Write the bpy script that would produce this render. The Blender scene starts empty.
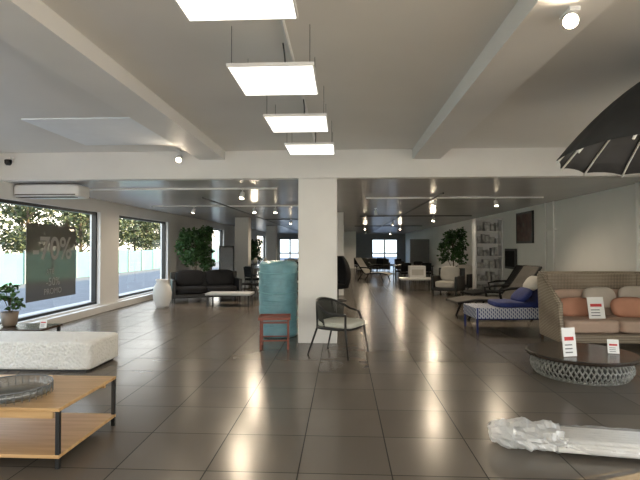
import bpy, math, random
from mathutils import Vector, Matrix, noise
random.seed(7)
S=bpy.context.scene
COL=S.collection

# ---------------------------------------------------------------- materials
def nt(m): return m.node_tree.nodes, m.node_tree.links
def mat(name,c,rough=.5,metal=0,var=.08,vs=6,bump=0,bs=40,spec=.5,emis=None,es=0,trans=0,sheen=0):
    m=bpy.data.materials.new(name); m.use_nodes=True
    N,L=nt(m); b=N['Principled BSDF']
    b.inputs['Roughness'].default_value=rough; b.inputs['Metallic'].default_value=metal
    b.inputs['Specular IOR Level'].default_value=spec
    tc=N.new('ShaderNodeTexCoord')
    n=N.new('ShaderNodeTexNoise'); n.inputs['Scale'].default_value=vs; n.inputs['Detail'].default_value=4
    L.new(tc.outputs['Object'],n.inputs['Vector'])
    r=N.new('ShaderNodeValToRGB')
    r.color_ramp.elements[0].position=.3; r.color_ramp.elements[1].position=.7
    r.color_ramp.elements[0].color=[x*(1-var) for x in c]+[1]
    r.color_ramp.elements[1].color=[min(1,x*(1+var)) for x in c]+[1]
    L.new(n.outputs['Fac'],r.inputs['Fac']); L.new(r.outputs['Color'],b.inputs['Base Color'])
    if bump:
        n2=N.new('ShaderNodeTexNoise'); n2.inputs['Scale'].default_value=bs; n2.inputs['Detail'].default_value=3
        L.new(tc.outputs['Object'],n2.inputs['Vector'])
        bp=N.new('ShaderNodeBump'); bp.inputs['Strength'].default_value=bump; bp.inputs['Distance'].default_value=.02
        L.new(n2.outputs['Fac'],bp.inputs['Height']); L.new(bp.outputs['Normal'],b.inputs['Normal'])
    if emis:
        b.inputs['Emission Color'].default_value=(*emis,1); b.inputs['Emission Strength'].default_value=es
    return m
def wicker(name,c1,c2,sc=60):
    m=bpy.data.materials.new(name); m.use_nodes=True
    N,L=nt(m); b=N['Principled BSDF']; b.inputs['Roughness'].default_value=.6
    tc=N.new('ShaderNodeTexCoord')
    ws=[]
    for d in ('X','Z','Y'):
        w=N.new('ShaderNodeTexWave'); w.bands_direction=d; w.inputs['Scale'].default_value=sc/6.0
        w.inputs['Distortion'].default_value=.6
        L.new(tc.outputs['Object'],w.inputs['Vector']); ws.append(w)
    ad=N.new('ShaderNodeMath'); ad.operation='ADD'; L.new(ws[0].outputs['Fac'],ad.inputs[0]); L.new(ws[2].outputs['Fac'],ad.inputs[1])
    mu=N.new('ShaderNodeMath'); mu.operation='MULTIPLY'; L.new(ad.outputs[0],mu.inputs[0]); L.new(ws[1].outputs['Fac'],mu.inputs[1])
    r=N.new('ShaderNodeValToRGB'); r.color_ramp.elements[0].color=(*c1,1); r.color_ramp.elements[1].color=(*c2,1)
    r.color_ramp.elements[1].position=.7
    L.new(mu.outputs[0],r.inputs['Fac']); L.new(r.outputs['Color'],b.inputs['Base Color'])
    bp=N.new('ShaderNodeBump'); bp.inputs['Strength'].default_value=.6; bp.inputs['Distance'].default_value=.01
    L.new(mu.outputs[0],bp.inputs['Height']); L.new(bp.outputs['Normal'],b.inputs['Normal'])
    return m
def wood(name,c1,c2,rough=.4,axis='X',sc=3):
    m=bpy.data.materials.new(name); m.use_nodes=True
    N,L=nt(m); b=N['Principled BSDF']; b.inputs['Roughness'].default_value=rough
    tc=N.new('ShaderNodeTexCoord'); mp=N.new('ShaderNodeMapping')
    s={'X':(.6,8,8),'Y':(8,.6,8),'Z':(8,8,.6)}[axis]
    mp.inputs['Scale'].default_value=[v*sc/3 for v in s]
    L.new(tc.outputs['Object'],mp.inputs['Vector'])
    n=N.new('ShaderNodeTexNoise'); n.inputs['Scale'].default_value=3; n.inputs['Detail'].default_value=6
    L.new(mp.outputs[0],n.inputs['Vector'])
    r=N.new('ShaderNodeValToRGB'); r.color_ramp.elements[0].color=(*c1,1); r.color_ramp.elements[1].color=(*c2,1)
    r.color_ramp.elements[0].position=.3; r.color_ramp.elements[1].position=.7
    L.new(n.outputs['Fac'],r.inputs['Fac']); L.new(r.outputs['Color'],b.inputs['Base Color'])
    return m
def clear(name,tint,fac,gl_rough=.02,diff=None,dfac=0):
    m=bpy.data.materials.new(name); m.use_nodes=True
    N,L=nt(m); N.remove(N['Principled BSDF']); out=N['Material Output']
    t=N.new('ShaderNodeBsdfTransparent'); t.inputs['Color'].default_value=(*tint,1)
    g=N.new('ShaderNodeBsdfGlossy'); g.inputs['Roughness'].default_value=gl_rough
    mx=N.new('ShaderNodeMixShader'); mx.inputs[0].default_value=fac
    L.new(t.outputs[0],mx.inputs[1]); L.new(g.outputs[0],mx.inputs[2])
    last=mx
    if diff:
        d=N.new('ShaderNodeBsdfDiffuse'); d.inputs['Color'].default_value=(*diff,1)
        m2=N.new('ShaderNodeMixShader'); m2.inputs[0].default_value=dfac
        L.new(mx.outputs[0],m2.inputs[1]); L.new(d.outputs[0],m2.inputs[2]); last=m2
    L.new(last.outputs[0],out.inputs['Surface'])
    return m
def floor_mat():
    m=bpy.data.materials.new('polished_tile'); m.use_nodes=True
    N,L=nt(m); b=N['Principled BSDF']
    tc=N.new('ShaderNodeTexCoord'); sp=N.new('ShaderNodeSeparateXYZ'); L.new(tc.outputs['Object'],sp.inputs[0])
    def M(op,a,bv=None):
        k=N.new('ShaderNodeMath'); k.operation=op
        for i,v in enumerate((a,bv)):
            if v is None: continue
            if isinstance(v,(int,float)): k.inputs[i].default_value=v
            else: L.new(v,k.inputs[i])
        return k.outputs[0]
    T=.62
    tx=M('DIVIDE',M('ADD',sp.outputs[0],.3+T*50),T); ty=M('DIVIDE',M('ADD',sp.outputs[1],-3.75+T*50),T)
    def line(t):
        f=M('FRACT',t); mn=M('MINIMUM',f,M('SUBTRACT',1.0,f)); return M('LESS_THAN',mn,.0072)
    ln=M('MAXIMUM',line(tx),line(ty))
    cb=N.new('ShaderNodeCombineXYZ'); L.new(M('FLOOR',tx),cb.inputs[0]); L.new(M('FLOOR',ty),cb.inputs[1])
    wn=N.new('ShaderNodeTexWhiteNoise'); L.new(cb.outputs[0],wn.inputs['Vector'])
    n=N.new('ShaderNodeTexNoise'); n.inputs['Scale'].default_value=1.5; n.inputs['Detail'].default_value=3
    L.new(tc.outputs['Object'],n.inputs['Vector'])
    mixv=M('ADD',M('MULTIPLY',wn.outputs['Value'],.5),M('MULTIPLY',n.outputs['Fac'],.5))
    r=N.new('ShaderNodeValToRGB'); r.color_ramp.elements[0].color=(.115,.097,.079,1); r.color_ramp.elements[1].color=(.165,.141,.116,1)
    L.new(mixv,r.inputs['Fac'])
    mc=N.new('ShaderNodeMix'); mc.data_type='RGBA'; L.new(ln,mc.inputs[0]); L.new(r.outputs['Color'],mc.inputs[6]); mc.inputs[7].default_value=(.030,.026,.022,1)
    L.new(mc.outputs[2],b.inputs['Base Color'])
    rr=M('ADD',M('ADD',M('MULTIPLY',n.outputs['Fac'],.08),.20),M('MULTIPLY',ln,.5)); L.new(rr,b.inputs['Roughness'])
    L.new(M('SUBTRACT',.5,M('MULTIPLY',ln,.43)),b.inputs['Specular IOR Level'])
    n3=N.new('ShaderNodeTexNoise'); n3.inputs['Scale'].default_value=1.7; n3.inputs['Detail'].default_value=1; L.new(tc.outputs['Object'],n3.inputs['Vector'])
    bp=N.new('ShaderNodeBump'); bp.inputs['Strength'].default_value=.2; bp.inputs['Distance'].default_value=.001
    L.new(n3.outputs['Fac'],bp.inputs['Height']); L.new(bp.outputs['Normal'],b.inputs['Normal'])
    return m

WHITE=mat('white_paint',(.80,.785,.765),.55,var=.03,vs=1.5)
CEIL=mat('ceiling_paint',(.77,.755,.725),.5,var=.03,vs=1)
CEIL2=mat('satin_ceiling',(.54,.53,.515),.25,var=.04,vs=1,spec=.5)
LIT_PATCH=mat('lit_patch_tint',(.86,.90,.95),.4,var=.02)  # whiter, bluer tint carries the brightness of the lit ceiling patch
BACKW=mat('grey_wall',(.27,.27,.28),.6,var=.05)
FLOOR=floor_mat()
BLACK=mat('black_metal',(.015,.015,.016),.4,var=.1)
DARKF=mat('dark_fabric',(.013,.013,.015),.8,var=.2,bump=.3,bs=120,spec=.3)
DGREY=mat('grey_mesh_fabric',(.13,.115,.10),.7,var=.15,bump=.2,bs=150)
GLASS=clear('window_glass',(.90,.95,.96),.05)
OAK=wood('oak_veneer',(.50,.29,.12),(.66,.42,.20),.38)
WALN=wood('dark_wood',(.035,.022,.015),(.075,.048,.03),.25)
REDW=wood('red_wood',(.16,.035,.02),(.26,.07,.04),.4)
TAUPE=mat('taupe_ceramic',(.22,.17,.13),.5)
CREAM=mat('cream_fabric',(.62,.59,.54),.85,var=.05,bump=.3,bs=90)
GREYC=mat('pale_grey_fabric',(.50,.50,.44),.85,var=.05,bump=.3,bs=90)
WH=mat('white_gloss',(.82,.81,.80),.3,var=.02)
CARD=mat('white_card',(.85,.85,.84),.6,var=.01)
REDP=mat('red_print',(.55,.04,.04),.6)
INK=mat('grey_print',(.15,.15,.16),.6)
PINK=mat('sand_beige_fabric',(.52,.38,.30),.85,var=.06,bump=.3,bs=100)
CORAL=mat('coral_fabric',(.54,.27,.18),.85,var=.08,bump=.3,bs=100)
BEIGE=mat('beige_fabric',(.52,.46,.40),.85,var=.06,bump=.3,bs=100)
RATTAN=wicker('rattan_weave',(.15,.115,.085),(.48,.40,.31),80)
ROPE=mat('grey_rope',(.05,.052,.045),.8,var=.2,bump=.4,bs=150)
NAVY=mat('navy_fabric',(.02,.035,.17),.8,var=.2,bump=.3,bs=100)
LEAF=mat('leaf_green',(.045,.11,.03),.5,var=.5,vs=5)
LEAFD=mat('tree_leaf',(.060,.078,.030),.6,var=.6,vs=1.2)
BARK=mat('bark',(.10,.075,.05),.9,var=.3,bump=.5,bs=20)
SOIL=mat('soil',(.03,.02,.015),.9,var=.3)
CHROME=mat('brushed_steel',(.6,.6,.6),.3,metal=1,var=.03)
LED=mat('led_diffuser',(.9,.9,.9),.5,emis=(1,.955,.85),es=1.8,var=.01)
BULB=mat('spot_bulb',(.9,.9,.9),.5,emis=(1,.83,.58),es=28,var=.01)

# ---------------------------------------------------------------- mesh builder
class MB:
    def __init__(s): s.v=[];s.f=[]
    def add(s,vs,fs):
        o=len(s.v); s.v+= [Vector(p) for p in vs]; s.f+=[tuple(i+o for i in f) for f in fs]; return s
    def box(s,x0,x1,y0,y1,z0,z1,M=None):
        vs=[Vector(p) for p in((x0,y0,z0),(x1,y0,z0),(x1,y1,z0),(x0,y1,z0),(x0,y0,z1),(x1,y0,z1),(x1,y1,z1),(x0,y1,z1))]
        if M: vs=[M@p for p in vs]
        return s.add(vs,[(0,3,2,1),(4,5,6,7),(0,1,5,4),(1,2,6,5),(2,3,7,6),(3,0,4,7)])
    def tube(s,pts,r,n=8,closed=False,smooth=0,r2=None):
        P=[Vector(p) for p in pts]
        if smooth:
            Q=[];m=len(P)
            rng=range(m) if closed else range(m-1)
            for i in rng:
                g=lambda k:P[k%m] if closed else P[max(0,min(m-1,k))]
                a,b,c,d=g(i-1),g(i),g(i+1),g(i+2)
                for k in range(smooth):
                    t=k/smooth
                    Q.append(.5*((2*b)+(c-a)*t+(2*a-5*b+4*c-d)*t*t+(3*b-a-3*c+d)*t**3))
            if not closed: Q.append(P[-1])
            P=Q
        m=len(P); vs=[];fs=[]; up=None
        for i in range(m):
            if closed: t=(P[(i+1)%m]-P[i-1])
            else: t=P[min(i+1,m-1)]-P[max(i-1,0)]
            t.normalize()
            if up is None:
                up=Vector((0,0,1)) if abs(t.z)<.9 else Vector((1,0,0))
            u=(up-t*up.dot(t)); 
            if u.length<1e-4: u=t.orthogonal()
            u.normalize(); w=t.cross(u); up=u
            rr=r if r2 is None else r+(r2-r)*i/(m-1)
            for k in range(n):
                a=2*math.pi*k/n; vs.append(P[i]+u*math.cos(a)*rr+w*math.sin(a)*rr)
        for i in range(m if closed else m-1):
            j=(i+1)%m
            for k in range(n):
                k2=(k+1)%n; fs.append((i*n+k,i*n+k2,j*n+k2,j*n+k))
        if not closed:
            fs.append(tuple(range(n-1,-1,-1))); fs.append(tuple((m-1)*n+k for k in range(n)))
        return s.add(vs,fs)
    def lathe(s,prof,c=(0,0,0),n=32,fn=None,cap=True):
        vs=[];fs=[];m=len(prof)
        for i,(r,z) in enumerate(prof):
            for k in range(n):
                a=2*math.pi*k/n
                rr=r*(fn(a,z) if fn else 1)
                vs.append((c[0]+rr*math.cos(a),c[1]+rr*math.sin(a),c[2]+z))
        for i in range(m-1):
            for k in range(n):
                k2=(k+1)%n; fs.append((i*n+k,i*n+k2,(i+1)*n+k2,(i+1)*n+k))
        if cap:
            fs.append(tuple(range(n-1,-1,-1))); fs.append(tuple((m-1)*n+k for k in range(n)))
        return s.add(vs,fs)
    def cushion(s,c,size,p=6,rot=(0,0,0),k=10,wr=0.0):
        R=Matrix.Rotation(rot[2],3,'Z')@Matrix.Rotation(rot[1],3,'Y')@Matrix.Rotation(rot[0],3,'X')
        vs=[];fs=[];idx={}
        def V(x,y,z):
            key=(x,y,z)
            if key in idx: return idx[key]
            a=[2*q/k-1 for q in (x,y,z)]
            n=sum(abs(q)**p for q in a)**(1/p)
            q=Vector([a[i]/n*size[i]/2 for i in range(3)])
            if wr:
                q+=noise.noise_vector(q*6+Vector(c))*wr
            idx[key]=len(vs); vs.append(R@q+Vector(c)); return idx[key]
        for i in range(k):
            for j in range(k):
                for (f,fl) in ((0,1),(k,0)):
                    for ax in range(3):
                        def P(a,b):
                            l=[0,0,0]; l[ax]=f; l[(ax+1)%3]=a; l[(ax+2)%3]=b; return V(*l)
                        q=(P(i,j),P(i+1,j),P(i+1,j+1),P(i,j+1))
                        fs.append(q[::-1] if fl else q)
        return s.add(vs,fs)
    def leaves(s,c,rad,n,size,seed=0,flat=1.0):
        rn=random.Random(seed)
        for _ in range(n):
            while True:
                d=Vector((rn.uniform(-1,1),rn.uniform(-1,1),rn.uniform(-1,1)))
                if d.length<1: break
            p=Vector(c)+Vector((d.x*rad[0],d.y*rad[1],d.z*rad[2]))
            a=Vector((rn.gauss(0,1),rn.gauss(0,1),rn.gauss(0,.7))).normalized()
            b=a.orthogonal().normalized(); b.rotate(Matrix.Rotation(rn.uniform(0,6.28),3,a))
            l=size*rn.uniform(.7,1.3); w=l*.35
            s.add([p,p+a*l*.5+b*w,p+a*l,p+a*l*.5-b*w],[(0,1,2,3)])
        return s
    def make(s,name,m,parent=None,smooth=False,bevel=0,seg=2,origin=None):
        me=bpy.data.meshes.new(name)
        me.from_pydata([tuple(v) for v in s.v],[],s.f); me.update()
        o=bpy.data.objects.new(name,me); COL.objects.link(o)
        me.materials.append(m)
        if smooth: me.shade_smooth()
        if bevel:
            b=o.modifiers.new('bevel','BEVEL'); b.width=bevel; b.segments=seg; b.limit_method='ANGLE'
        if parent: o.parent=parent
        return o
def root(name,loc=(0,0,0),rz=0):
    e=bpy.data.objects.new(name,None); COL.objects.link(e); e.location=loc; e.rotation_euler=(0,0,rz)
    e.empty_display_size=.1
    return e
def wallobj(name,boxes,m,bevel=0):
    b=MB()
    for q in boxes: b.box(*q)
    return b.make(name,m,bevel=bevel)

# ---------------------------------------------------------------- room
XL,XR,Y0,Y1=-5.6,5.0,-4.0,38.0
H1,H2,YB=3.02,2.58,7.33
wallobj('floor',[(XL-.25,XR+.2,Y0-.2,Y1+.2,-.15,0)],FLOOR)
wallobj('ceiling',[(XL-.25,XR+.2,Y0-.2,YB+.15,H1,H1+.2)],CEIL)
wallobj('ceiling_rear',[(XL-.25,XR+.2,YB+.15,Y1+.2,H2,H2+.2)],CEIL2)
wallobj('trim_bulkhead',[(XL,XR,YB,YB+.15,H2,H1)],WHITE)
def winwall(name,xa,xb,wins,zs,zt):
    bx=[(xa,xb,Y0,Y1,zt,H1),(xa,xb,Y0,Y1,0,zs)]
    prev=Y0
    for a,b in wins:
        bx.append((xa,xb,prev,a,zs,zt)); prev=b
    bx.append((xa,xb,prev,Y1,zs,zt))
    wallobj(name,bx,WHITE)
wins=[(-3.2,1.2),(1.7,5.7),(6.2,10.6),(11.5,14.8),(19.9,21.9),(25,28),(30.5,34)]  # first pair is out of view, added for light and reflections
winsR_added=[(-3.4,.8),(1.2,4.6)]  # unseen openings, added to let in light from the right
ZS,ZT=.19,2.30
winwall('wall_left',XL-.25,XL,wins,ZS,ZT)
winwall('wall_right',XR,XR+.2,winsR_added,.15,2.5)
wn=0
for X,ws,zs,zt in ((XL-.13,wins,ZS,ZT),(XR+.1,winsR_added,.15,2.5)):
    for (a,b) in ws:
        wn+=1
        r=root('window_%d'%wn,(X,(a+b)/2,0))
        h=(b-a)/2; t=.055
        m=MB().box(-.05,.05,-h,h,zs,zs+t).box(-.05,.05,-h,h,zt-t,zt).box(-.05,.05,-h,-h+t,zs,zt).box(-.05,.05,h-t,h,zs,zt)
        m.make('frame',BLACK,r)
        g=MB().add([(0,-h,zs),(0,h,zs),(0,h,zt),(0,-h,zt)],[(0,1,2,3)]); g.make('glass',GLASS,r)
wallobj('trim_sill',[(XL,XL+.12,Y0,Y1,0,.15)],WHITE,bevel=.01)
# rear wall (far) with door and windows
wallobj('wall_back',[(XL,-5.2,Y1,Y1+.2,0,H2),(-5.2,-3.4,Y1,Y1+.2,2.2,H2),(-3.4,2.3,Y1,Y1+.2,0,H2),(2.3,4.4,Y1,Y1+.2,2.15,H2),(4.4,XR,Y1,Y1+.2,0,H2)],BACKW)
DGL=clear('door_glass',(.36,.50,.70),.05)
for nm,x0,x1,zt in (('door_1',2.3,4.4,2.15),('door_2',-5.2,-3.4,2.2)):
    r=root(nm,((x0+x1)/2,Y1+.1,0)); w=(x1-x0)/2
    m=MB()
    for a,b in ((-w,-w+.08),(-.05,.05),(w-.08,w)): m.box(a,b,-.05,.05,0,zt)
    m.box(-w,w,-.05,.05,zt-.08,zt).box(-w,w,-.05,.05,0,.12).box(-w,w,-.04,.04,.95,1.05)
    m.make('frame',BLACK,r)
    MB().add([(-w,0,0),(w,0,0),(w,0,zt),(-w,0,zt)],[(0,1,2,3)]).make('glass',DGL,r)
# wall behind the camera, shop front
wallobj('wall_front',[(XL,XR,Y0-.2,Y0,2.7,H1),(XL,XR,Y0-.2,Y0,0,.1),(XL,-5.3,Y0-.2,Y0,.1,2.7),(-.4,.2,Y0-.2,Y0,.1,2.7),(4.8,XR,Y0-.2,Y0,.1,2.7)],WHITE)
for i,(a,b) in enumerate(((-5.3,-.4),(.2,4.8))):
    wn+=1
    r=root('window_%d'%wn,((a+b)/2,Y0-.1,0)); w=(b-a)/2
    m=MB()
    for p,q in ((-w,-w+.06),(-.03,.03),(w-.06,w)): m.box(p,q,-.04,.04,.1,2.7)
    m.box(-w,w,-.04,.04,.1,.16).box(-w,w,-.04,.04,2.64,2.7); m.make('frame',BLACK,r)
    MB().add([(-w,0,.1),(w,0,.1),(w,0,2.7),(-w,0,2.7)],[(0,1,2,3)]).make('glass',GLASS,r)
# beams
wallobj('trim_beam_1',[(-2.27,-1.86,Y0,YB,2.88,H1)],WHITE)
wallobj('trim_beam_2',[(1.08,1.50,Y0,YB,2.86,H1)],WHITE)
# columns
def column(x0,x1,y0,y1,zt):
    o=MB().box(x0,x1,y0,y1,0,zt).make('column',WHITE,bevel=.008)
column(-.70,-.095,7.331,7.93,H2)
column(-.58,0.02,14.6,15.2,H2)
column(-3.95,-3.45,17,17.5,H2); column(-3.95,-3.45,24,24.5,H2)
column(-.55,0.05,23,23.6,H2)
wallobj('trim_ceiling_lit_patch',[(-3.8,-2.4,5.35,6.75,H1-.02,H1)],LIT_PATCH,bevel=.005)  # thin sheet whose pale colour stands in for a lit patch of ceiling
# rear partition walls
wallobj('wall_partition',[(-.9,.9,33,33.2,0,H2)],WHITE)
wallobj('wall_partition_dark',[(3.9,4.99,27.5,27.7,0,1.95)],BACKW)

# ---------------------------------------------------------------- lamps
def pendant(y):
    r=root('pendant_panel_light',(-.54+.036*(y-2.2),y,2.73))
    MB().box(-.29,.29,-.3,.3,0,.01).make('diffuser',LED,r)
    MB().box(-.30,.30,-.31,-.3,-.002,.022).box(-.30,.30,.3,.31,-.002,.022).box(-.30,-.29,-.3,.3,-.002,.022).box(.29,.30,-.3,.3,-.002,.022).box(-.29,.29,-.3,.3,.011,.022).make('housing',WH,r)
    m=MB()
    for sx in(-1,1):
        for sy in(-1,1): m.tube([(sx*.27,sy*.28,.02),(sx*.27,sy*.28,H1-2.73)],.002,4)
    m.tube([(0.04,0,.02),(.06,.05,.15),(.05,0,H1-2.73)],.006,6,smooth=4); m.make('cables',BLACK,r)
for y in (-3.1,-1.85,-.6,.95,2.2,3.46,4.69,5.92): pendant(y)  # the first ones hang out of view, continuing the row as added fill
MB().tube([(-.40,Y0,H1-.02),(-.40,YB,H1-.02)],.014,8).make('ceiling_conduit',WH)
def spot(loc,aim=(0,0,-1),energy=25,mnt=.12,up=True):
    r=root('spotlight',loc)
    a=Vector(aim).normalized(); q=Vector((0,0,-1)).rotation_difference(a)
    m=MB(); prof=[(.025,.07),(.042,.06),(.045,-.06),(.040,-.06)]
    m.lathe(prof,n=16,cap=False); m.lathe([(.001,.072),(.025,.07)],n=16,cap=False)
    m.v=[q@v for v in m.v]; m.make('head',WH,r,smooth=True)
    b=MB().lathe([(.040,-.055),(.001,-.05)],n=16,cap=False); b.v=[q@v for v in b.v]; b.make('bulb',BULB,r)
    MB().tube([q@Vector((0,0,.06)),(0,0,mnt)],.008,6).box(-.03,.03,-.06,.06,mnt-.02,mnt).make('mount',WH,r)
    l=bpy.data.lights.new('spot','SPOT'); l.energy=energy; l.spot_size=2.6; l.spot_blend=.8; l.color=(1,.82,.60); l.shadow_soft_size=.08
    o=bpy.data.objects.new('lamp',l); COL.objects.link(o); o.parent=r; o.location=a*.07; o.rotation_euler=q.to_euler()
spot((1.31,2.76,2.80),(-.35,-.85,-.35),30,mnt=.06)
spot((-2.55,7.20,2.88),(.1,-.9,-.6),30,mnt=.13)
for p in [(-1.84,8.5,2.44),(-2.3,12.1,2.44),(-1.75,12.1,2.44),(-3.9,12.1,2.44),(1.98,10.3,2.44),(3.1,16.3,2.44),(2.0,19,2.44),(-2.0,18,2.44),(.9,13,2.44),(3.3,10.3,2.44),(1.1,24,2.44),(-2.2,26,2.44),(2.9,24,2.44),(1.5,31,2.44),(3.2,32,2.44)]:  # some of these spots are additions that brighten the rear area
    spot(p,(random.uniform(-.4,.4),random.uniform(-.6,.1),-1),68,.13)
for (x0,x1,y) in ((-5.2,-1.2,8.5),(-5,-1.0,12.1),(.5,4.3,10.3),(.6,4.4,16.3),(-3,-1,18),(.6,4,24)):
    MB().box(x0,x1,y-.02,y+.02,H2-.03,H2).make('ceiling_track',WH if y<14 else BLACK)
MB().tube([(-2.9,9.6,2.52),(-2.9,30,2.52)],.018,6).make('sprinkler_pipe',BLACK)
MB().tube([(1.9,9,2.52),(1.9,33,2.52)],.018,6).make('sprinkler_pipe',BLACK)

# AC unit
r=root('air_conditioner',(-5.0,7.85,2.34))
b=MB().cushion((0,0,.11),(1.15,.42,.22),p=9); b.make('body',WH,r,smooth=True)
m=MB()
for i in range(3): m.box(-.5,.5,-.205+i*.05,-.18+i*.05,-.004+0,.004)
m.box(-.52,.52,-.215,-.20,.03,.05); m.make('louvres',DGREY,r)
# security camera
r=root('security_camera',(-5.36,7.26,2.89))
MB().lathe([(.03,-.08),(.05,-.05),(.055,0),(.04,.01)],n=16).make('dome',BLACK,r,smooth=True)
MB().box(-.05,.05,-.03,.07,.01,.05).make('bracket',WH,r,bevel=.005)

# ---------------------------------------------------------------- helper furniture
def price_card(loc,rz,w=.12,h=.2,tilt=.25):
    r=root('price_card',loc,rz)
    R=Matrix.Rotation(-tilt,4,'X')
    MB().box(-w/2,w/2,-.003,.003,0,h,R).make('card',CARD,r)
    MB().box(-w*.35,w*.35,-.0045,-.003,h*.55,h*.68,R).make('print',REDP,r)
    m=MB()
    for i in range(3): m.box(-w*.35,w*.2,-.0045,-.003,h*(.12+.13*i),h*(.16+.13*i),R)
    m.make('text_lines',INK,r)

# window sale poster
r=root('sale_poster',(XL-.06,8.92,0))
POST=clear('poster_film',(.50,.50,.48),.03,diff=(.20,.185,.17),dfac=.52)
MB().box(-.004,.004,-.78,.78,.50,1.93).make('sheet',POST,r)
PT=mat('poster_print',(.40,.38,.36),.7,var=.02)
def text(s,size,loc,rot,m,par,name):
    c=bpy.data.curves.new(name,'FONT'); c.body=s; c.size=size; c.align_x='CENTER'; c.align_y='CENTER'; c.extrude=.001
    o=bpy.data.objects.new(name,c); COL.objects.link(o); c.materials.append(m); o.location=loc; o.rotation_euler=rot; o.parent=par; return o
rt=(math.pi/2,0,math.pi/2)
t=text('-70%',.62,(.008,0,1.45),rt,PT,r,'discount_text'); t.data.offset=.008
text('ATÉ',.14,(.008,-.1,1.02),rt,PT,r,'line_a'); text('-50%',.22,(.008,0,.82),rt,PT,r,'line_b'); text('PROMO',.16,(.008,0,.64),rt,PT,r,'line_c')

# ---------------------------------------------------------------- foreground: oak coffee table
r=root('coffee_table',(-2.585,3.50,0))
MB().box(-.67,.67,-.40,.40,.385,.41).make('top',OAK,r,bevel=.004)
MB().box(-.67,.67,-.40,.40,.07,.095).make('shelf',OAK,r,bevel=.004)
MB().box(-.67,.60,-.36,-.34,.325,.385).box(-.67,.60,.34,.36,.325,.385).make('apron',OAK,r)
m=MB()
for x in(-.60,.655):
    for y in(-.385,.385): m.box(x-.013,x+.013,y-.013,y+.013,0,.385)
m.make('legs',BLACK,r)
BOWL=clear('smoked_glass',(.72,.74,.74),.14,.08,diff=(.30,.32,.33),dfac=.14)
r=root('ribbed_glass_bowl',(-2.42,3.33,.411))
MB().lathe([(.02,.006),(.20,.006),(.255,.02),(.265,.04),(.265,.085),(.258,.085),(.256,.04),(.245,.025),(.195,.012),(.02,.012)],n=144,fn=lambda a,z:1+(.012*math.cos(36*a) if z>.03 else 0)).make('bowl',BOWL,r,smooth=True)
m=MB()
for k in range(36):
    a=2*math.pi*k/36; m.tube([(.268*math.cos(a),.268*math.sin(a),.01),(.270*math.cos(a),.270*math.sin(a),.086)],.0024,4)
m.tube([(.266*math.cos(a*math.pi/24),.266*math.sin(a*math.pi/24),.086) for a in range(48)],.005,6,closed=True)
m.make('ribs',mat('smoked_rib',(.16,.16,.17),.2),r,smooth=True)

# white textured ottoman bench
def pebble():
    m=mat('white_boucle',(.82,.80,.76),.85,var=.03)
    N,L=nt(m); b=N['Principled BSDF']; tc=N.new('ShaderNodeTexCoord'); v=N.new('ShaderNodeTexVoronoi'); v.inputs['Scale'].default_value=28
    L.new(tc.outputs['Object'],v.inputs['Vector']); bp=N.new('ShaderNodeBump'); bp.inputs['Strength'].default_value=.8; bp.inputs['Distance'].default_value=.02; bp.invert=True
    L.new(v.outputs['Distance'],bp.inputs['Height']); L.new(bp.outputs['Normal'],b.inputs['Normal']); return m
r=root('upholstered_bench',(-4.08,5.86,0))
MB().cushion((0,0,.19),(2.14,.74,.34),p=20,k=18).make('cushion',pebble(),r,smooth=True)
MB().box(-1.0,1.0,-.33,.33,0,.045).make('plinth',BLACK,r)
# low dark table with plant
r=root('side_table',(-4.93,7.0,0))
MB().box(-.48,.48,-.28,.28,.25,.285).make('top',WALN,r,bevel=.005)
m=MB()
for x in(-.44,.44):
    for y in(-.24,.24): m.box(x-.02,x+.02,y-.02,y+.02,0,.25)
m.make('legs',BLACK,r)
price_card((-4.5,6.86,.287),.1,.10,.13)
r=root('potted_plant',(-5.12,7.0,.286))
MB().lathe([(.075,0),(.10,.02),(.125,.22),(.115,.22),(.105,.18)],n=24).make('pot',TAUPE,r,smooth=True)
MB().lathe([(.001,.182),(.105,.182)],n=24,cap=False).make('soil',SOIL,r)
m=MB()
lv=MB()
for i in range(8):
    a=i*2.4; x=.13*math.cos(a);y=.13*math.sin(a);z=.34+.11*(i%3)
    m.tube([(0,0,.17),(x*.3,y*.3,z*.7),(x*.8,y*.8,z)],.005,5,smooth=3)
    lv.leaves((x*.8,y*.8,z),(.08,.08,.08),20,.085,seed=i)
m.make('stems',BARK,r); lv.make('leaves',LEAF,r)

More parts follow.
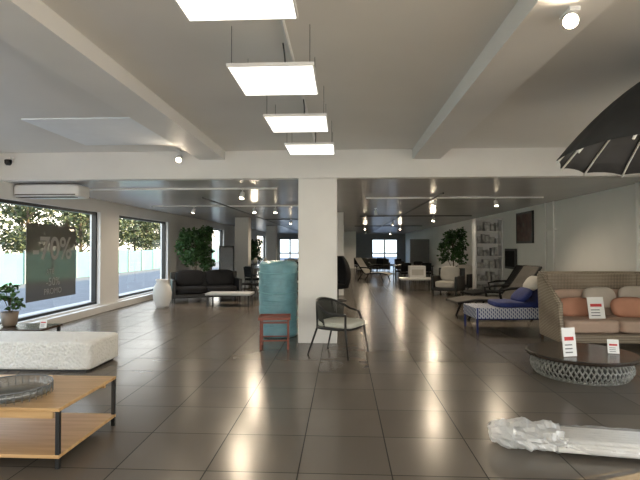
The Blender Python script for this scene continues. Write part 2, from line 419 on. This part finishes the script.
# ---------------------------------------------------------------- rope armchair at the column
def rope_chair(name,loc,rz,frame=BLACK,seat=GREYC,cush_t=.09,hb=.16):
    r=root(name,loc,rz)
    m=MB(); rope=MB()
    def rail(t): # t 0..1 from right arm front round the back to left arm front
        a=-.28*math.pi+ t*(1.56*math.pi)
        x=.33*math.cos(a); y=.28*math.sin(a)
        z=.60+hb*max(0,math.sin(a))**.9 if math.sin(a)>0 else .60+.03*math.sin(a)
        if math.sin(a)>0: y*=1.08
        return Vector((x,y,z))
    def seatp(t):
        a=-.28*math.pi+ t*(1.56*math.pi)
        return Vector((.275*math.cos(a),.25*math.sin(a)+.0,.385))
    m.tube([rail(i/30) for i in range(31)],.017,8)
    m.tube([(.28*math.cos(a*math.pi/16)*(1+.12*abs(math.sin(2*a*math.pi/16))),.28*math.sin(a*math.pi/16)*(1+.12*abs(math.sin(2*a*math.pi/16)))-.01,.385) for a in range(32)],.02,8,closed=True)
    fr=rail(0); fl=rail(1)
    m.tube([fr,(.285,-.255,.385),(.31,-.31,0)],.019,8,r2=.012)
    m.tube([fl,(-.285,-.255,.385),(-.31,-.31,0)],.019,8,r2=.012)
    m.tube([rail(.36),(.22,.22,.385),(.28,.34,0)],.019,8,r2=.012)
    m.tube([rail(.64),(-.22,.22,.385),(-.28,.34,0)],.019,8,r2=.012)
    m.make('frame',frame,r,smooth=True)
    for i in range(44):
        t=.24+.52*i/43
        rope.tube([rail(t),(rail(t)*.5+seatp(t)*.5)+Vector((0,.012,0)),seatp(t)],.0085,5)
    rope.make('rope_back',ROPE,r,smooth=True)
    MB().box(-.24,.24,-.22,.22,.375,.392).make('seat_base',frame,r)
    MB().cushion((0,-.05,.392+cush_t/2),(.55,.56,cush_t),p=5,k=12).make('cushion',seat,r,smooth=True)
    return r
rope_chair('armchair',(-.06,6.66,0),math.radians(62))

# red wood tray table
r=root('tray_side_table',(-1.02,7.02,0),.1)
m=MB()
for x in(-.2,.2):
    for y in(-.17,.17): m.box(x-.014,x+.014,y-.014,y+.014,0,.43)
    m.box(x-.013,x+.013,-.17,.17,.06,.085)
    m.box(x-.013,x+.013,-.17,.17,.405,.43)
for y in(-.17,.17): m.box(-.2,.2,y-.01,y+.01,.38,.41); m.box(-.2,.2,y-.01,y+.01,.12,.14)
m.make('frame',REDW,r,bevel=.003)
MB().box(-.225,.225,-.195,.195,.43,.445).box(-.235,.235,-.205,-.195,.43,.47).box(-.235,.235,.195,.205,.43,.47).box(-.235,-.225,-.205,.205,.43,.47).box(.225,.235,-.205,.205,.43,.47).make('tray',REDW,r)

# teal wrapped roll
def tealm():
    m=mat('teal_wrap_film',(.17,.36,.43),.30,var=.22,vs=5,spec=.6)
    N,L=nt(m); b=N['Principled BSDF']; tc=N.new('ShaderNodeTexCoord'); mp=N.new('ShaderNodeMapping'); mp.inputs['Scale'].default_value=(2,2,14)
    n=N.new('ShaderNodeTexNoise'); n.inputs['Scale'].default_value=2.5; n.inputs['Detail'].default_value=5
    L.new(tc.outputs['Object'],mp.inputs[0]); L.new(mp.outputs[0],n.inputs['Vector'])
    bp=N.new('ShaderNodeBump'); bp.inputs['Strength'].default_value=.6; bp.inputs['Distance'].default_value=.03
    L.new(n.outputs['Fac'],bp.inputs['Height']); L.new(bp.outputs['Normal'],b.inputs['Normal']); return m
r=root('wrapped_roll',(-1.10,7.98,0))
prof=[(.30,0),(.325,.02)]+[(.325+.006*math.sin(i*1.9),.02+.058*i) for i in range(1,21)]+[(.315,1.22),(.28,1.255),(.16,1.265),(.05,1.27)]
MB().lathe(prof,n=56,fn=lambda a,z:1+.018*noise.noise(Vector((math.cos(a)*2.5,math.sin(a)*2.5,z*5)))).make('film_wrap',tealm(),r,smooth=True)
m=MB()
for z in(.3,.75,1.08):
    m.tube([(.330*math.cos(a*math.pi/20),.330*math.sin(a*math.pi/20),z+.02*math.sin(a*math.pi/20)) for a in range(40)],.008,6,closed=True)
m.make('straps',mat('strap',(.2,.42,.47),.4),r,smooth=True)

# ---------------------------------------------------------------- round drum coffee table
r=root('round_coffee_table',(2.80,5.72,0))
MB().lathe([(.57,.225),(.60,.232),(.605,.25),(.595,.262),(.57,.265),(.01,.255)],n=72).make('top',mat('dark_tabletop',(.040,.030,.024),.2,var=.15),r,smooth=False)
MB().lathe([(.46,.01),(.50,.10),(.48,.22)],n=48).make('inner_shell',mat('drum_shell',(.07,.07,.065),.8),r,smooth=True)
m=MB(); n=60
def dr(z): return .475+.06*math.sin(math.pi*min(1,max(0,z/.225)))
for i in range(n):
    for sg in(1,-1):
        pts=[]
        for k in range(7):
            z=.012+.205*k/6; a=2*math.pi*i/n+sg*.22*k/6
            R=dr(z)+.006*sg*(-1)**k
            pts.append((R*math.cos(a),R*math.sin(a),z))
        m.tube(pts,.0095,5)
for z in(.012,.217):
    m.tube([(dr(z)*math.cos(a*math.pi/30),dr(z)*math.sin(a*math.pi/30),z) for a in range(60)],.012,6,closed=True)
m.make('woven_drum',mat('woven_cord',(.27,.27,.25),.75,var=.4,vs=30),r,smooth=True)
price_card((2.56,5.45,.266),.25,.17,.32,.12)
price_card((3.13,5.62,.266),-.2,.12,.16,.2)

# ---------------------------------------------------------------- rattan sofa
r=root('rattan_sofa',(4.06,7.52,0))
m=MB()
W,D=.90,.46
path=[]
rc=.22
path.append((-W,-D));path.append((-W,-.1))
for i in range(0,7):
    a=math.pi-i*math.pi/12; path.append((-W+rc+rc*math.cos(a),D-rc+rc*math.sin(a)))
path.append((0,D+.02))
for i in range(0,7):
    a=math.pi/2-i*math.pi/12; path.append((W-rc+rc*math.cos(a),D-rc+rc*math.sin(a)))
path.append((W,-.1));path.append((W,-D))
def toph(y): 
    t=max(0,min(1,(y+D)/(D*1.5))); return .66+.41*(t*t*(3-2*t))
vs=[];fs=[];NP=len(path)
for (x,y) in path:
    h=toph(y); cx,cy=x*.93,y*.86 if y>0 else y
    for (px,py,z) in ((x*.98,y*.98,.09),(x*1.015,y*1.03,h),(cx,cy,h),(cx*.98,cy*.98,.09)): vs.append((px,py,z))
for i in range(NP-1):
    for k in range(4):
        k2=(k+1)%4; fs.append((i*4+k,(i+1)*4+k,(i+1)*4+k2,i*4+k2))
fs.append((0,1,2,3)); fs.append(tuple((NP-1)*4+k for k in (3,2,1,0)))
m.add(vs,fs).make('shell',RATTAN,r,bevel=.02)
MB().tube([(x*.97,(y*.95 if y>0 else y),toph(y)) for x,y in path],.03,8,smooth=2).make('top_rail',RATTAN,r,smooth=True)
MB().box(-.83,.83,-D,.38,.09,.22).make('base',RATTAN,r,bevel=.02)
m=MB()
for x in(-.80,.80):
    for y in(-.38,.36): m.tube([(x,y,.1),(x,y,0)],.025,10,r2=.018)
m.make('feet',WALN,r)
m=MB()
for x in(-.405,.405): m.cushion((x,-.09,.33),(.81,.80,.20),p=7,k=12)
m.make('seat_cushions',PINK,r,smooth=True)
m=MB()
for x in(-.405,.405): m.cushion((x,.27,.60),(.77,.20,.44),p=4.5,rot=(-.18,0,0),k=12)
m.make('back_cushions',PINK,r,smooth=True)
MB().cushion((-.44,.02,.56),(.62,.17,.30),p=3,rot=(-.3,0,.05)).cushion((.34,-.05,.57),(.52,.17,.32),p=3,rot=(-.35,0,-.08)).make('coral_pillows',CORAL,r,smooth=True)
MB().cushion((-.02,.13,.70),(.5,.15,.34),p=3,rot=(-.25,0,0)).cushion((.52,.1,.72),(.50,.15,.34),p=3,rot=(-.25,0,0)).make('beige_pillows',BEIGE,r,smooth=True)
price_card((3.78,7.20,.435),.1,.25,.32,.2)

# ---------------------------------------------------------------- blue and white woven chaise
def stripes():
    m=bpy.data.materials.new('blue_white_weave'); m.use_nodes=True; N,L=nt(m); b=N['Principled BSDF']; b.inputs['Roughness'].default_value=.7
    tc=N.new('ShaderNodeTexCoord'); ws=[]
    for d,s_ in (('X',9),('DIAGONAL',9)):
        w=N.new('ShaderNodeTexWave'); w.inputs['Scale'].default_value=s_; w.bands_direction=d; w.inputs['Distortion'].default_value=.4
        L.new(tc.outputs['Object'],w.inputs['Vector']); ws.append(w)
    mm=N.new('ShaderNodeMath'); mm.operation='MAXIMUM'; L.new(ws[0].outputs['Fac'],mm.inputs[0]); L.new(ws[1].outputs['Fac'],mm.inputs[1])
    r=N.new('ShaderNodeValToRGB'); r.color_ramp.interpolation='CONSTANT'; r.color_ramp.elements[0].color=(.03,.05,.18,1); r.color_ramp.elements[1].color=(.50,.53,.60,1); r.color_ramp.elements[1].position=.6
    L.new(mm.outputs[0],r.inputs['Fac']); L.new(r.outputs['Color'],b.inputs['Base Color']); return m
r=root('chaise_lounge',(3.06,8.75,0),.05)
ST=stripes()
MB().box(-.74,.72,-.345,.345,.40,.43).box(-.74,.72,-.36,-.33,.24,.43).box(-.74,.72,.33,.36,.24,.43).box(-.76,-.72,-.36,.36,.24,.43).make('woven_deck',ST,r,bevel=.01)
m=MB()
for x in(-.73,.70):
    for y in(-.345,.345): m.tube([(x,y,.43),(x,y,0)],.020,8)
for y in(-.345,.345): m.tube([(-.73,y,.245),(.70,y,.245)],.016,8)
for x in(-.73,.70): m.tube([(x,-.345,.245),(x,.345,.245)],.016,8)
m.make('frame',NAVY,r,smooth=True)
MB().cushion((.02,0,.475),(.74,.64,.10),p=6,k=12).make('seat_cushion',NAVY,r,smooth=True)
MB().cushion((.50,0,.66),(.70,.64,.12),p=6,rot=(0,-.95,0),k=12).make('back_cushion',NAVY,r,smooth=True)
MB().cushion((.38,-.02,.84),(.30,.5,.12),p=3,rot=(0,-.95,0)).make('white_pillow',CREAM,r,smooth=True)
MB().cushion((.20,.02,.62),(.34,.56,.13),p=3,rot=(0,-.8,0)).make('navy_pillow',NAVY,r,smooth=True)
MB().tube([(.24,-.33,.40),(.72,-.33,.98),(.72,.33,.98),(.24,.33,.40)],.018,8).make('back_frame',NAVY,r,smooth=True)

# ---------------------------------------------------------------- sling recliners
def recliner(loc,rz,fab=DGREY,fr=DARKF,sc=1,nm='recliner_lounger'):
    r=root(nm,loc,rz); r.scale=(sc,sc,sc)
    prof=[(-.95,.30),(-.55,.36),(-.1,.33),(.15,.32),(.42,.62),(.68,.98)]
    vs=[];fs=[]
    for x,z in prof:
        for y in(-.30,.30):
            for dz in(0,.05): vs.append((x,y,z+dz))
    for i in range(len(prof)-1):
        a=i*4;b=a+4
        fs+=[(a,b,b+2,a+2),(a+1,a+3,b+3,b+1),(a,a+1,b+1,b),(a+2,b+2,b+3,a+3)]
    fs+=[(0,2,3,1),(20,21,23,22)]
    MB().add(vs,fs).make('sling',fab,r,bevel=.02)
    m=MB()
    for y in(-.33,.33):
        m.tube([(x,y,z+.02) for x,z in prof],.024,8,smooth=3)
        m.tube([(-.75,y,0),(-.6,y,.34)],.022,8); m.tube([(.25,y,.38),(.5,y,0)],.022,8)
        m.tube([(-.1,y,.33),(-.15,y,.56),(.1,y,.60),(.42,y,.60)],.026,8)
    m.tube([(.68,-.33,1.0),(.68,.33,1.0)],.02,8)
    m.make('frame',fr,r,smooth=True)
DG2=mat('charcoal_sling',(.06,.055,.05),.7,var=.15,bump=.2,bs=150)
recliner((3.32,10.2,0),.12,DG2,sc=1.08)
recliner((4.05,12.3,0),.25,DARKF)

# ---------------------------------------------------------------- right wall objects
r=root('wall_painting',(XR-.025,13.15,0))
def paint():
    m=bpy.data.materials.new('painting_canvas'); m.use_nodes=True; N,L=nt(m); b=N['Principled BSDF']
    tc=N.new('ShaderNodeTexCoord'); n=N.new('ShaderNodeTexNoise'); n.inputs['Scale'].default_value=4; n.inputs['Detail'].default_value=5
    L.new(tc.outputs['Object'],n.inputs['Vector']); q=N.new('ShaderNodeValToRGB'); e=q.color_ramp.elements
    e[0].color=(.03,.01,.01,1); e[0].position=.35; e[1].color=(.09,.08,.07,1); e[1].position=.7; k=e.new(.5); k.color=(.09,.03,.02,1)
    L.new(n.outputs['Fac'],q.inputs['Fac']); L.new(q.outputs['Color'],b.inputs['Base Color']); return m
PA=paint()
MB().box(-.01,.01,-.52,.52,1.66,2.40).make('canvas',PA,r)
MB().box(-.02,.025,-.58,-.52,1.6,2.46).box(-.02,.025,.52,.58,1.6,2.46).box(-.02,.025,-.58,.58,1.6,1.66).box(-.02,.025,-.58,.58,2.40,2.46).make('frame',BLACK,r)
r=root('leaning_picture',(XR-.04,14.2,0))
MB().box(-.02,.03,-.45,.45,.85,1.45).make('panel',BLACK,r,bevel=.01); MB().box(-.03,-.02,-.38,.38,.92,1.38).make('print',DARKF,r)
m=MB()
for y in(11.35,11.8): m.tube([(XR-.03,y,0),(XR-.03,y,H2)],.022,8)
m.box(XR-.06,XR,11.25,11.9,1.9,1.94)
m.make('wall_pipes',WHITE)
MB().tube([(4.93,8.12,0),(4.93,8.12,H2)],.035,12).make('downpipe',WHITE,smooth=True)
# shelf cabinet
r=root('display_cabinet',(4.56,15.1,0))
m=MB().box(-.42,.42,.15,.19,0,2.4).box(-.42,-.38,-.2,.15,0,2.4).box(.38,.42,-.2,.15,0,2.4)
for i in range(7): m.box(-.38,.38,-.2,.15,.02+i*.39,.05+i*.39)
m.make('carcass',WH,r)
m=MB(); rn=random.Random(5)
for i in range(6):
    x=-.34
    while x<.28:
        w=rn.uniform(.06,.16); h=rn.uniform(.15,.3); m.box(x,x+w,-.15,.08,.05+i*.39,.05+i*.39+h); x+=w+rn.uniform(.01,.08)
m.make('boxes',mat('grey_boxes',(.45,.44,.43),.7,var=.5,vs=9),r)

# ---------------------------------------------------------------- umbrella
r=root('parasol',(2.86,3.62,0))
R=1.15
def hz(t): return 2.21+.78*(1-t**1.9)
NS=16;K=4;vs=[];fs=[]
ns=NS*K
rows=14
for j in range(rows+1):
    t=j/rows
    for k in range(ns):
        a=2*math.pi*k/ns+.1; u=(k%K)/K; sag=4*u*(1-u)
        rr=R*t*(1-.03*sag); vs.append((rr*math.cos(a),rr*math.sin(a),hz(t)-.02*sag*t*(1-t)*2+.015*sag*t**4))
for j in range(rows):
    for k in range(ns):
        k2=(k+1)%ns; fs.append((j*ns+k,j*ns+k2,(j+1)*ns+k2,(j+1)*ns+k))
o=MB().add(vs,fs).make('canopy',mat('black_canopy',(.030,.030,.032),.75,var=.2),r,smooth=True)
sd=o.modifiers.new('s','SOLIDIFY'); sd.thickness=.004
m=MB()
for i in range(NS):
    a=2*math.pi*i/NS+.1
    m.tube([(R*t*math.cos(a),R*t*math.sin(a),hz(t)-.022) for t in [q/10 for q in range(11)]],.009,6)
    if i%2==0: m.tube([(.03*math.cos(a),.03*math.sin(a),2.05),(R*.5*math.cos(a),R*.5*math.sin(a),hz(.5)-.02)],.008,6)
m.make('ribs',mat('white_rib',(.85,.85,.82),.4,var=.02),r,smooth=True)
MB().tube([(0,0,.05),(0,0,2.95)],.024,12).make('pole',CHROME,r,smooth=True)
MB().lathe([(.28,0),(.29,.03),(.26,.06),(.05,.08),(.04,.3)],n=32).make('base',BLACK,r,smooth=True)

# ---------------------------------------------------------------- plastic-wrapped rods on floor
r=root('wrapped_rod_bundle',(1.86,3.58,0),math.radians(-9))
m=MB()
RODM=mat('white_rod',(.9,.89,.86),.25,var=.01)
for i in range(8):
    y=-.16+.046*i; m.tube([(-.30,y,.05+.012*(i%2)),(.60,y,.05+.012*(i%2))],.021,8)
for i in range(6): m.tube([(-.28,-.115+.046*i,.10),(.60,-.115+.046*i,.10)],.02,8)
m.make('rods',RODM,r,smooth=True)
FILM=clear('clear_plastic_film',(.97,.97,.98),.14,.18,diff=(.9,.9,.9),dfac=.20)
FILM2=clear('crumpled_plastic_film',(.95,.96,.97),.20,.22,diff=(.88,.88,.87),dfac=.42)
def wrap(x0,x1,ry,rz,amp,nx,sd):
    vs=[];fs=[];n=30
    for i in range(nx+1):
        x=x0+(x1-x0)*i/nx
        for k in range(n):
            a=2*math.pi*k/n; q=Vector((x*7,math.cos(a)*2,math.sin(a)*2+sd))
            nn=noise.noise(q*1.3)*amp+noise.noise(q*3.7)*amp*.5
            t=(x-x0)/(x1-x0)
            e=1-.35*max(0,1-t*4)
            vs.append((x+nn*.3,(ry+nn)*math.cos(a)*e,max(.004,rz+(rz+nn)*math.sin(a)*e)))
    for i in range(nx):
        for k in range(n):
            k2=(k+1)%n; fs.append((i*n+k,i*n+k2,(i+1)*n+k2,(i+1)*n+k))
    return vs,fs
MB().add(*wrap(-.34,.63,.205,.075,.015,50,1)).make('film_sleeve',FILM,r)
MB().add(*wrap(-.74,-.24,.18,.08,.05,26,5)).add(*wrap(-.66,-.26,.13,.06,.04,20,9)).make('film_crumple',FILM2,r)

# ---------------------------------------------------------------- left mid-ground
r=root('floor_vase',(-4.45,11.4,0))
MB().lathe([(.12,0),(.15,.03),(.21,.2),(.225,.38),(.20,.52),(.15,.60),(.14,.65),(.165,.70),(.15,.70),(.12,.62)],n=36).make('vase',WH,r,smooth=True)
def sofa(name,loc,rz,w,d,fm,cm,back=.75,arm=.55,seat=.42,legs=.12,frame=True):
    r=root(name,loc,rz)
    m=MB().box(-w/2,w/2,-d/2,d/2,legs,legs+.1).box(-w/2,w/2,d/2-.1,d/2,legs,back).box(-w/2,-w/2+.09,-d/2,d/2,legs,arm).box(w/2-.09,w/2,-d/2,d/2,legs,arm)
    m.make('frame',fm,r,bevel=.02)
    m=MB(); n=max(1,round(w/.75)); cw=(w-.2)/n
    for i in range(n):
        x=-w/2+.1+cw*(i+.5)
        m.cushion((x,-.04,legs+.1+(seat-legs-.1)/2),(cw,d-.12,seat-legs-.1),p=7,k=8)
        m.cushion((x,d/2-.2,seat+(back-seat)*.55),(cw*.95,.18,back-seat+.08),p=4,rot=(-.15,0,0),k=8)
    m.make('cushions',cm,r,smooth=True)
    m=MB()
    for x in(-w/2+.06,w/2-.06):
        for y in(-d/2+.06,d/2-.06): m.box(x-.02,x+.02,y-.02,y+.02,0,legs)
    m.make('legs',BLACK,r); return r
def table(name,loc,rz,w,d,h,tm,lm,t=.03):
    r=root(name,loc,rz)
    MB().box(-w/2,w/2,-d/2,d/2,h-t,h).make('top',tm,r,bevel=.004)
    m=MB()
    for x in(-w/2+.05,w/2-.05):
        for y in(-d/2+.05,d/2-.05): m.box(x-.018,x+.018,y-.018,y+.018,0,h-t)
        m.box(x-.01,x+.01,-d/2+.05,d/2-.05,h-t-.04,h-t)
    m.make('legs',lm,r); return r
sofa('black_sofa',(-3.80,12.9,0),math.radians(24),1.85,.85,BLACK,DARKF,back=.80,arm=.62,seat=.42,legs=.14)
GTOP=mat('pale_grey_top',(.52,.53,.54),.35)
table('low_coffee_table',(-2.90,12.0,0),0,1.15,.6,.33,GTOP,BLACK,.05)
table('low_table',(-2.75,14.1,0),.1,1.0,.6,.40,DARKF,BLACK)
def dchair(name,loc,rz,m1=BLACK,m2=DARKF,hb=.85):
    r=root(name,loc,rz)
    m=MB()
    for x in(-.2,.2):
        m.tube([(x,-.2,0),(x,-.2,.44)],.014,6); m.tube([(x,.22,0),(x,.2,.44),(x*.95,.26,hb)],.014,6)
    m.tube([(-.2,-.2,.43),(.2,-.2,.43),(.2,.2,.43),(-.2,.2,.43)],.013,6,closed=True)
    m.make('frame',m1,r)
    MB().cushion((0,0,.46),(.44,.44,.06),p=6,k=6).make('seat',m2,r,smooth=True)
    MB().cushion((0,.235,.70),(.40,.04,hb-.50),p=6,rot=(-.1,0,0),k=6).make('backrest',m2,r,smooth=True)
for (x,y,a) in ((-2.6,16.2,.6),(-1.9,16.0,-.5),(-2.9,15.2,2.4),(-1.9,20.2,1),(-2.8,20.5,.2),(-1.4,18.2,2.2)): dchair('dining_chair',(x,y,0),a)
table('dining_table',(-2.3,19.2,0),0,1.4,.8,.74,WALN,BLACK)
table('bench_table',(-1.6,14.4,0),.05,.9,.5,.45,WH,BLACK)
# low display shelf with ornaments
r=root('display_shelf',(-2.9,17.4,0),.1)
m=MB()
for z in (.05,.45,.85): m.box(-.5,.5,-.18,.18,z,z+.03)
for x in (-.5,.47): m.box(x,x+.03,-.18,.18,0,.88)
m.make('frame',BLACK,r)
m=MB()
for i,(x,z) in enumerate(((-.3,.08),(.1,.08),(.32,.48),(-.2,.48),(.0,.88),(-.35,.88))):
    m.lathe([(.05,0),(.075,.08),(.05,.17),(.03,.22)],(x,0,z),n=14)
m.make('ornaments',CREAM,r,smooth=True)
def tree(name,loc,h,rad,pot=TAUPE,nl=1500,ls=.11,lm=LEAF,seed=1):
    r=root(name,loc)
    MB().lathe([(.14,0),(.18,.03),(.22,.36),(.20,.36),(.19,.32)],n=24).make('pot',pot,r,smooth=True)
    m=MB(); lv=MB(); rn=random.Random(seed)
    m.tube([(0,0,.3),(.03,.02,h*.45),(0,0,h*.75)],.022,6,smooth=4)
    for i in range(9):
        a=i*2.4; z0=h*(.26+.055*i); p=(rad*.6*math.cos(a),rad*.6*math.sin(a),min(h*.93,z0+h*.2))
        m.tube([(0,0,z0*.9),(p[0]*.5,p[1]*.5,(z0+p[2])/2),p],.009,5)
        lv.leaves(p,(rad*.4,rad*.4,h*.12),nl//10,ls,seed=seed*20+i)
    lv.leaves((0,0,h*.88),(rad*.5,rad*.5,h*.09),nl//10,ls,seed=seed+99)
    m.make('trunk',BARK,r); lv.make('foliage',lm,r)
tree('potted_tree',(-4.75,14.9,0),2.15,.62,seed=2,nl=2400)
tree('potted_tree',(4.15,18.0,0),2.2,.55,seed=4)
tree('potted_tree',(-4.7,24.5,0),1.9,.45,seed=6)
# leaning mirror / board
r=root('leaning_mirror',(-3.9,15.6,0),math.radians(15))
RM=Matrix.Rotation(-.12,4,'X')
MB().box(-.25,.25,-.02,.02,0,1.55,RM).make('frame',BLACK,r); MB().box(-.21,.21,-.025,-.02,.05,1.5,RM).make('mirror',mat('mirror',(.15,.16,.17),.1,metal=1,var=.01),r)

# ---------------------------------------------------------------- right mid/far
def eggchair(loc,rz):
    r=root('high_back_chair',loc,rz)
    m=MB(); vs=[];fs=[];n=14;q=10
    for i in range(n+1):
        th=-1.9+3.8*i/n
        for j in range(q+1):
            z=.38+.85*j/q; w=.36*(math.sin(math.pi*(.22+.70*j/q)))**.6
            vs.append((w*math.sin(th),.30*math.cos(th)*(w/.36),z))
    for i in range(n):
        for j in range(q):
            a=i*(q+1)+j; fs.append((a,a+q+1,a+q+2,a+1))
    o=m.add(vs,fs).make('shell',DARKF,r,smooth=True); o.modifiers.new('s','SOLIDIFY').thickness=.03
    MB().cushion((0,0,.40),(.55,.5,.14),p=4,k=8).make('seat',DARKF,r,smooth=True)
    MB().tube([(0,0,0),(0,0,.34)],.03,8).lathe([(.25,0),(.25,.02),(.03,.05)],n=20).make('pedestal',BLACK,r)
eggchair((-.15,13.2,0),-.6)
table('display_table',(2.55,16.6,0),0,1.1,.7,.42,WH,BLACK,.06)
r=root('white_display_box',(2.58,16.6,.421)); MB().box(-.28,.28,-.18,.18,0,.42).make('carton',WH,r,bevel=.01); MB().box(-.2,.2,-.185,-.18,.1,.3).make('label',CREAM,r)
recliner((1.25,20.8,0),2.6,CREAM,nm='sun_lounger')
rope_chair('lounge_chair',(1.0,22.8,0),-.4,BLACK,CREAM,.16)
sofa('cream_armchair',(3.35,15.2,0),-.55,.85,.8,BLACK,CREAM,back=.82,arm=.58)
sofa('cream_armchair',(4.15,16.6,0),-.7,.85,.8,BLACK,CREAM,back=.82,arm=.58)
table('dining_table',(2.9,19.8,0),0,1.6,.9,.74,WALN,BLACK)
for (x,y,a) in ((2.5,19.05,math.pi),(3.3,19.05,math.pi),(2.5,20.6,0),(3.3,20.6,0),(.9,26,.5),(2.0,27,-.5),(3.0,25,.3)): dchair('dining_chair',(x,y,0),a)
sofa('grey_sofa',(1.9,29.5,0),0,2.0,.9,DGREY,DGREY)
sofa('grey_sofa',(-2.5,28.5,0),.3,2.0,.9,DGREY,CREAM)
sofa('black_sofa',(-2.2,23.3,0),.3,1.8,.85,BLACK,DARKF)
table('white_coffee_table',(-1.9,21.8,0),0,1.0,.6,.35,WH,BLACK,.05)

# ---------------------------------------------------------------- outside
ASPH=mat('asphalt',(.085,.09,.105),.9,var=.15,vs=3)
BOUNCE=mat('bounce_concrete',(.66,.61,.54),.9,var=.08)  # kept pale so the unseen ground reflects daylight indoors
wallobj('street',[(-60,XL-.26,-30,70,-.25,-.12)],ASPH)
wallobj('bounce_yard',[(XL-.25,40,-50,Y0-.21,-.25,-.12),(XR+.21,40,Y0-.21,12,-.25,-.12)],BOUNCE)  # unseen pale ground, added to bounce light up onto the ceiling
wallobj('rear_yard',[(XL-.25,30,Y1+.21,80,-.25,-.12)],ASPH)
wallobj('sidewalk',[(-7.3,XL-.27,-20,50,-.12,-.03)],mat('pavement',(.36,.35,.34),.9,var=.1))
TF=mat('teal_fence_panel',(.10,.26,.29),.6,var=.15,vs=.8)
m=MB(); y=-12
k=0
while y<62:
    m.box(-14.05,-13.98,y,y+1.96,-.12,1.22+.05*(k%3)); y+=2; k+=1
m.make('construction_fence',TF)
m=MB()
y=-12
while y<62: m.box(-13.98,-13.92,y-.05,y+.03,-.12,1.35); y+=2
m.make('fence_posts',mat('fence_post',(.25,.3,.3),.6))
def mk_outtree(seed):
    lv=MB(); rn=random.Random(seed)
    for i in range(15):
        a=rn.uniform(0,6.28); rr=rn.uniform(0,1.9); z=rn.uniform(1.9,6.2)
        lv.leaves((rr*math.cos(a),rr*math.sin(a),z),(.9,.9,.7),150,.24,seed=seed*50+i)
    tr=MB().tube([(0,0,0),(.1,.1,2),(-.1,0,5.5)],.15,8,smooth=3,r2=.05)
    for i in range(8):
        a=i*2.4; tr.tube([(0,0,1.0+.5*i),(1.3*math.cos(a),1.3*math.sin(a),2.4+.5*i)],.06,5,r2=.02)
    return lv,tr
protos=[]
for s_ in (1,2,3):
    lv,tr=mk_outtree(s_); protos.append((lv,tr))
meshes=[]
for i in range(24):
    r=root('street_tree',(-18.5-2.6*(i%2)-random.uniform(0,1.2),-8+i*2.9+random.uniform(-.5,.5),-.10),random.uniform(0,6))
    s=random.uniform(.9,1.25); r.scale=(s,s,s)
    if i<3:
        a=protos[i][0].make('foliage',LEAFD,r); b=protos[i][1].make('trunk',BARK,r); meshes.append((a.data,b.data))
    else:
        for d,nm in zip(meshes[i%3],('foliage','trunk')):
            o=bpy.data.objects.new(nm,d); COL.objects.link(o); o.parent=r
m=MB()
for i in range(46): m.leaves((-15.2,-10+i*1.55,.85),(.7,1.1,.65),120,.2,seed=900+i)
m.make('hedge',LEAFD)

# ---------------------------------------------------------------- world, sun, camera
w=bpy.data.worlds.new('World'); S.world=w; w.use_nodes=True
N=w.node_tree.nodes; L=w.node_tree.links; bg=N['Background']
tc=N.new('ShaderNodeTexCoord'); sp=N.new('ShaderNodeSeparateXYZ'); L.new(tc.outputs['Generated'],sp.inputs[0])
q=N.new('ShaderNodeValToRGB'); e=q.color_ramp.elements
e[0].color=(1.0,.86,.68,1); e[0].position=.0; e[1].color=(.68,.79,.95,1); e[1].position=.5
L.new(sp.outputs[2],q.inputs['Fac']); L.new(q.outputs['Color'],bg.inputs['Color']); bg.inputs['Strength'].default_value=4.0
sl=bpy.data.lights.new('sun','SUN'); sl.energy=16; sl.color=(1,.72,.38); sl.angle=.01
so=bpy.data.objects.new('sun',sl); COL.objects.link(so); so.location=(20,20,20)
so.rotation_euler=Vector((-.9,-.35,-.42)).to_track_quat('-Z','Y').to_euler()

cam=bpy.data.cameras.new('camera'); cam.lens=470/640*36; cam.sensor_width=36; cam.clip_start=.05; cam.clip_end=300
co=bpy.data.objects.new('camera',cam); COL.objects.link(co); co.location=(0,0,1.5)
co.rotation_euler=(math.radians(90.85),0,math.radians(2.8)); S.camera=co
S.view_settings.view_transform='Standard'
S.view_settings.exposure=0.44
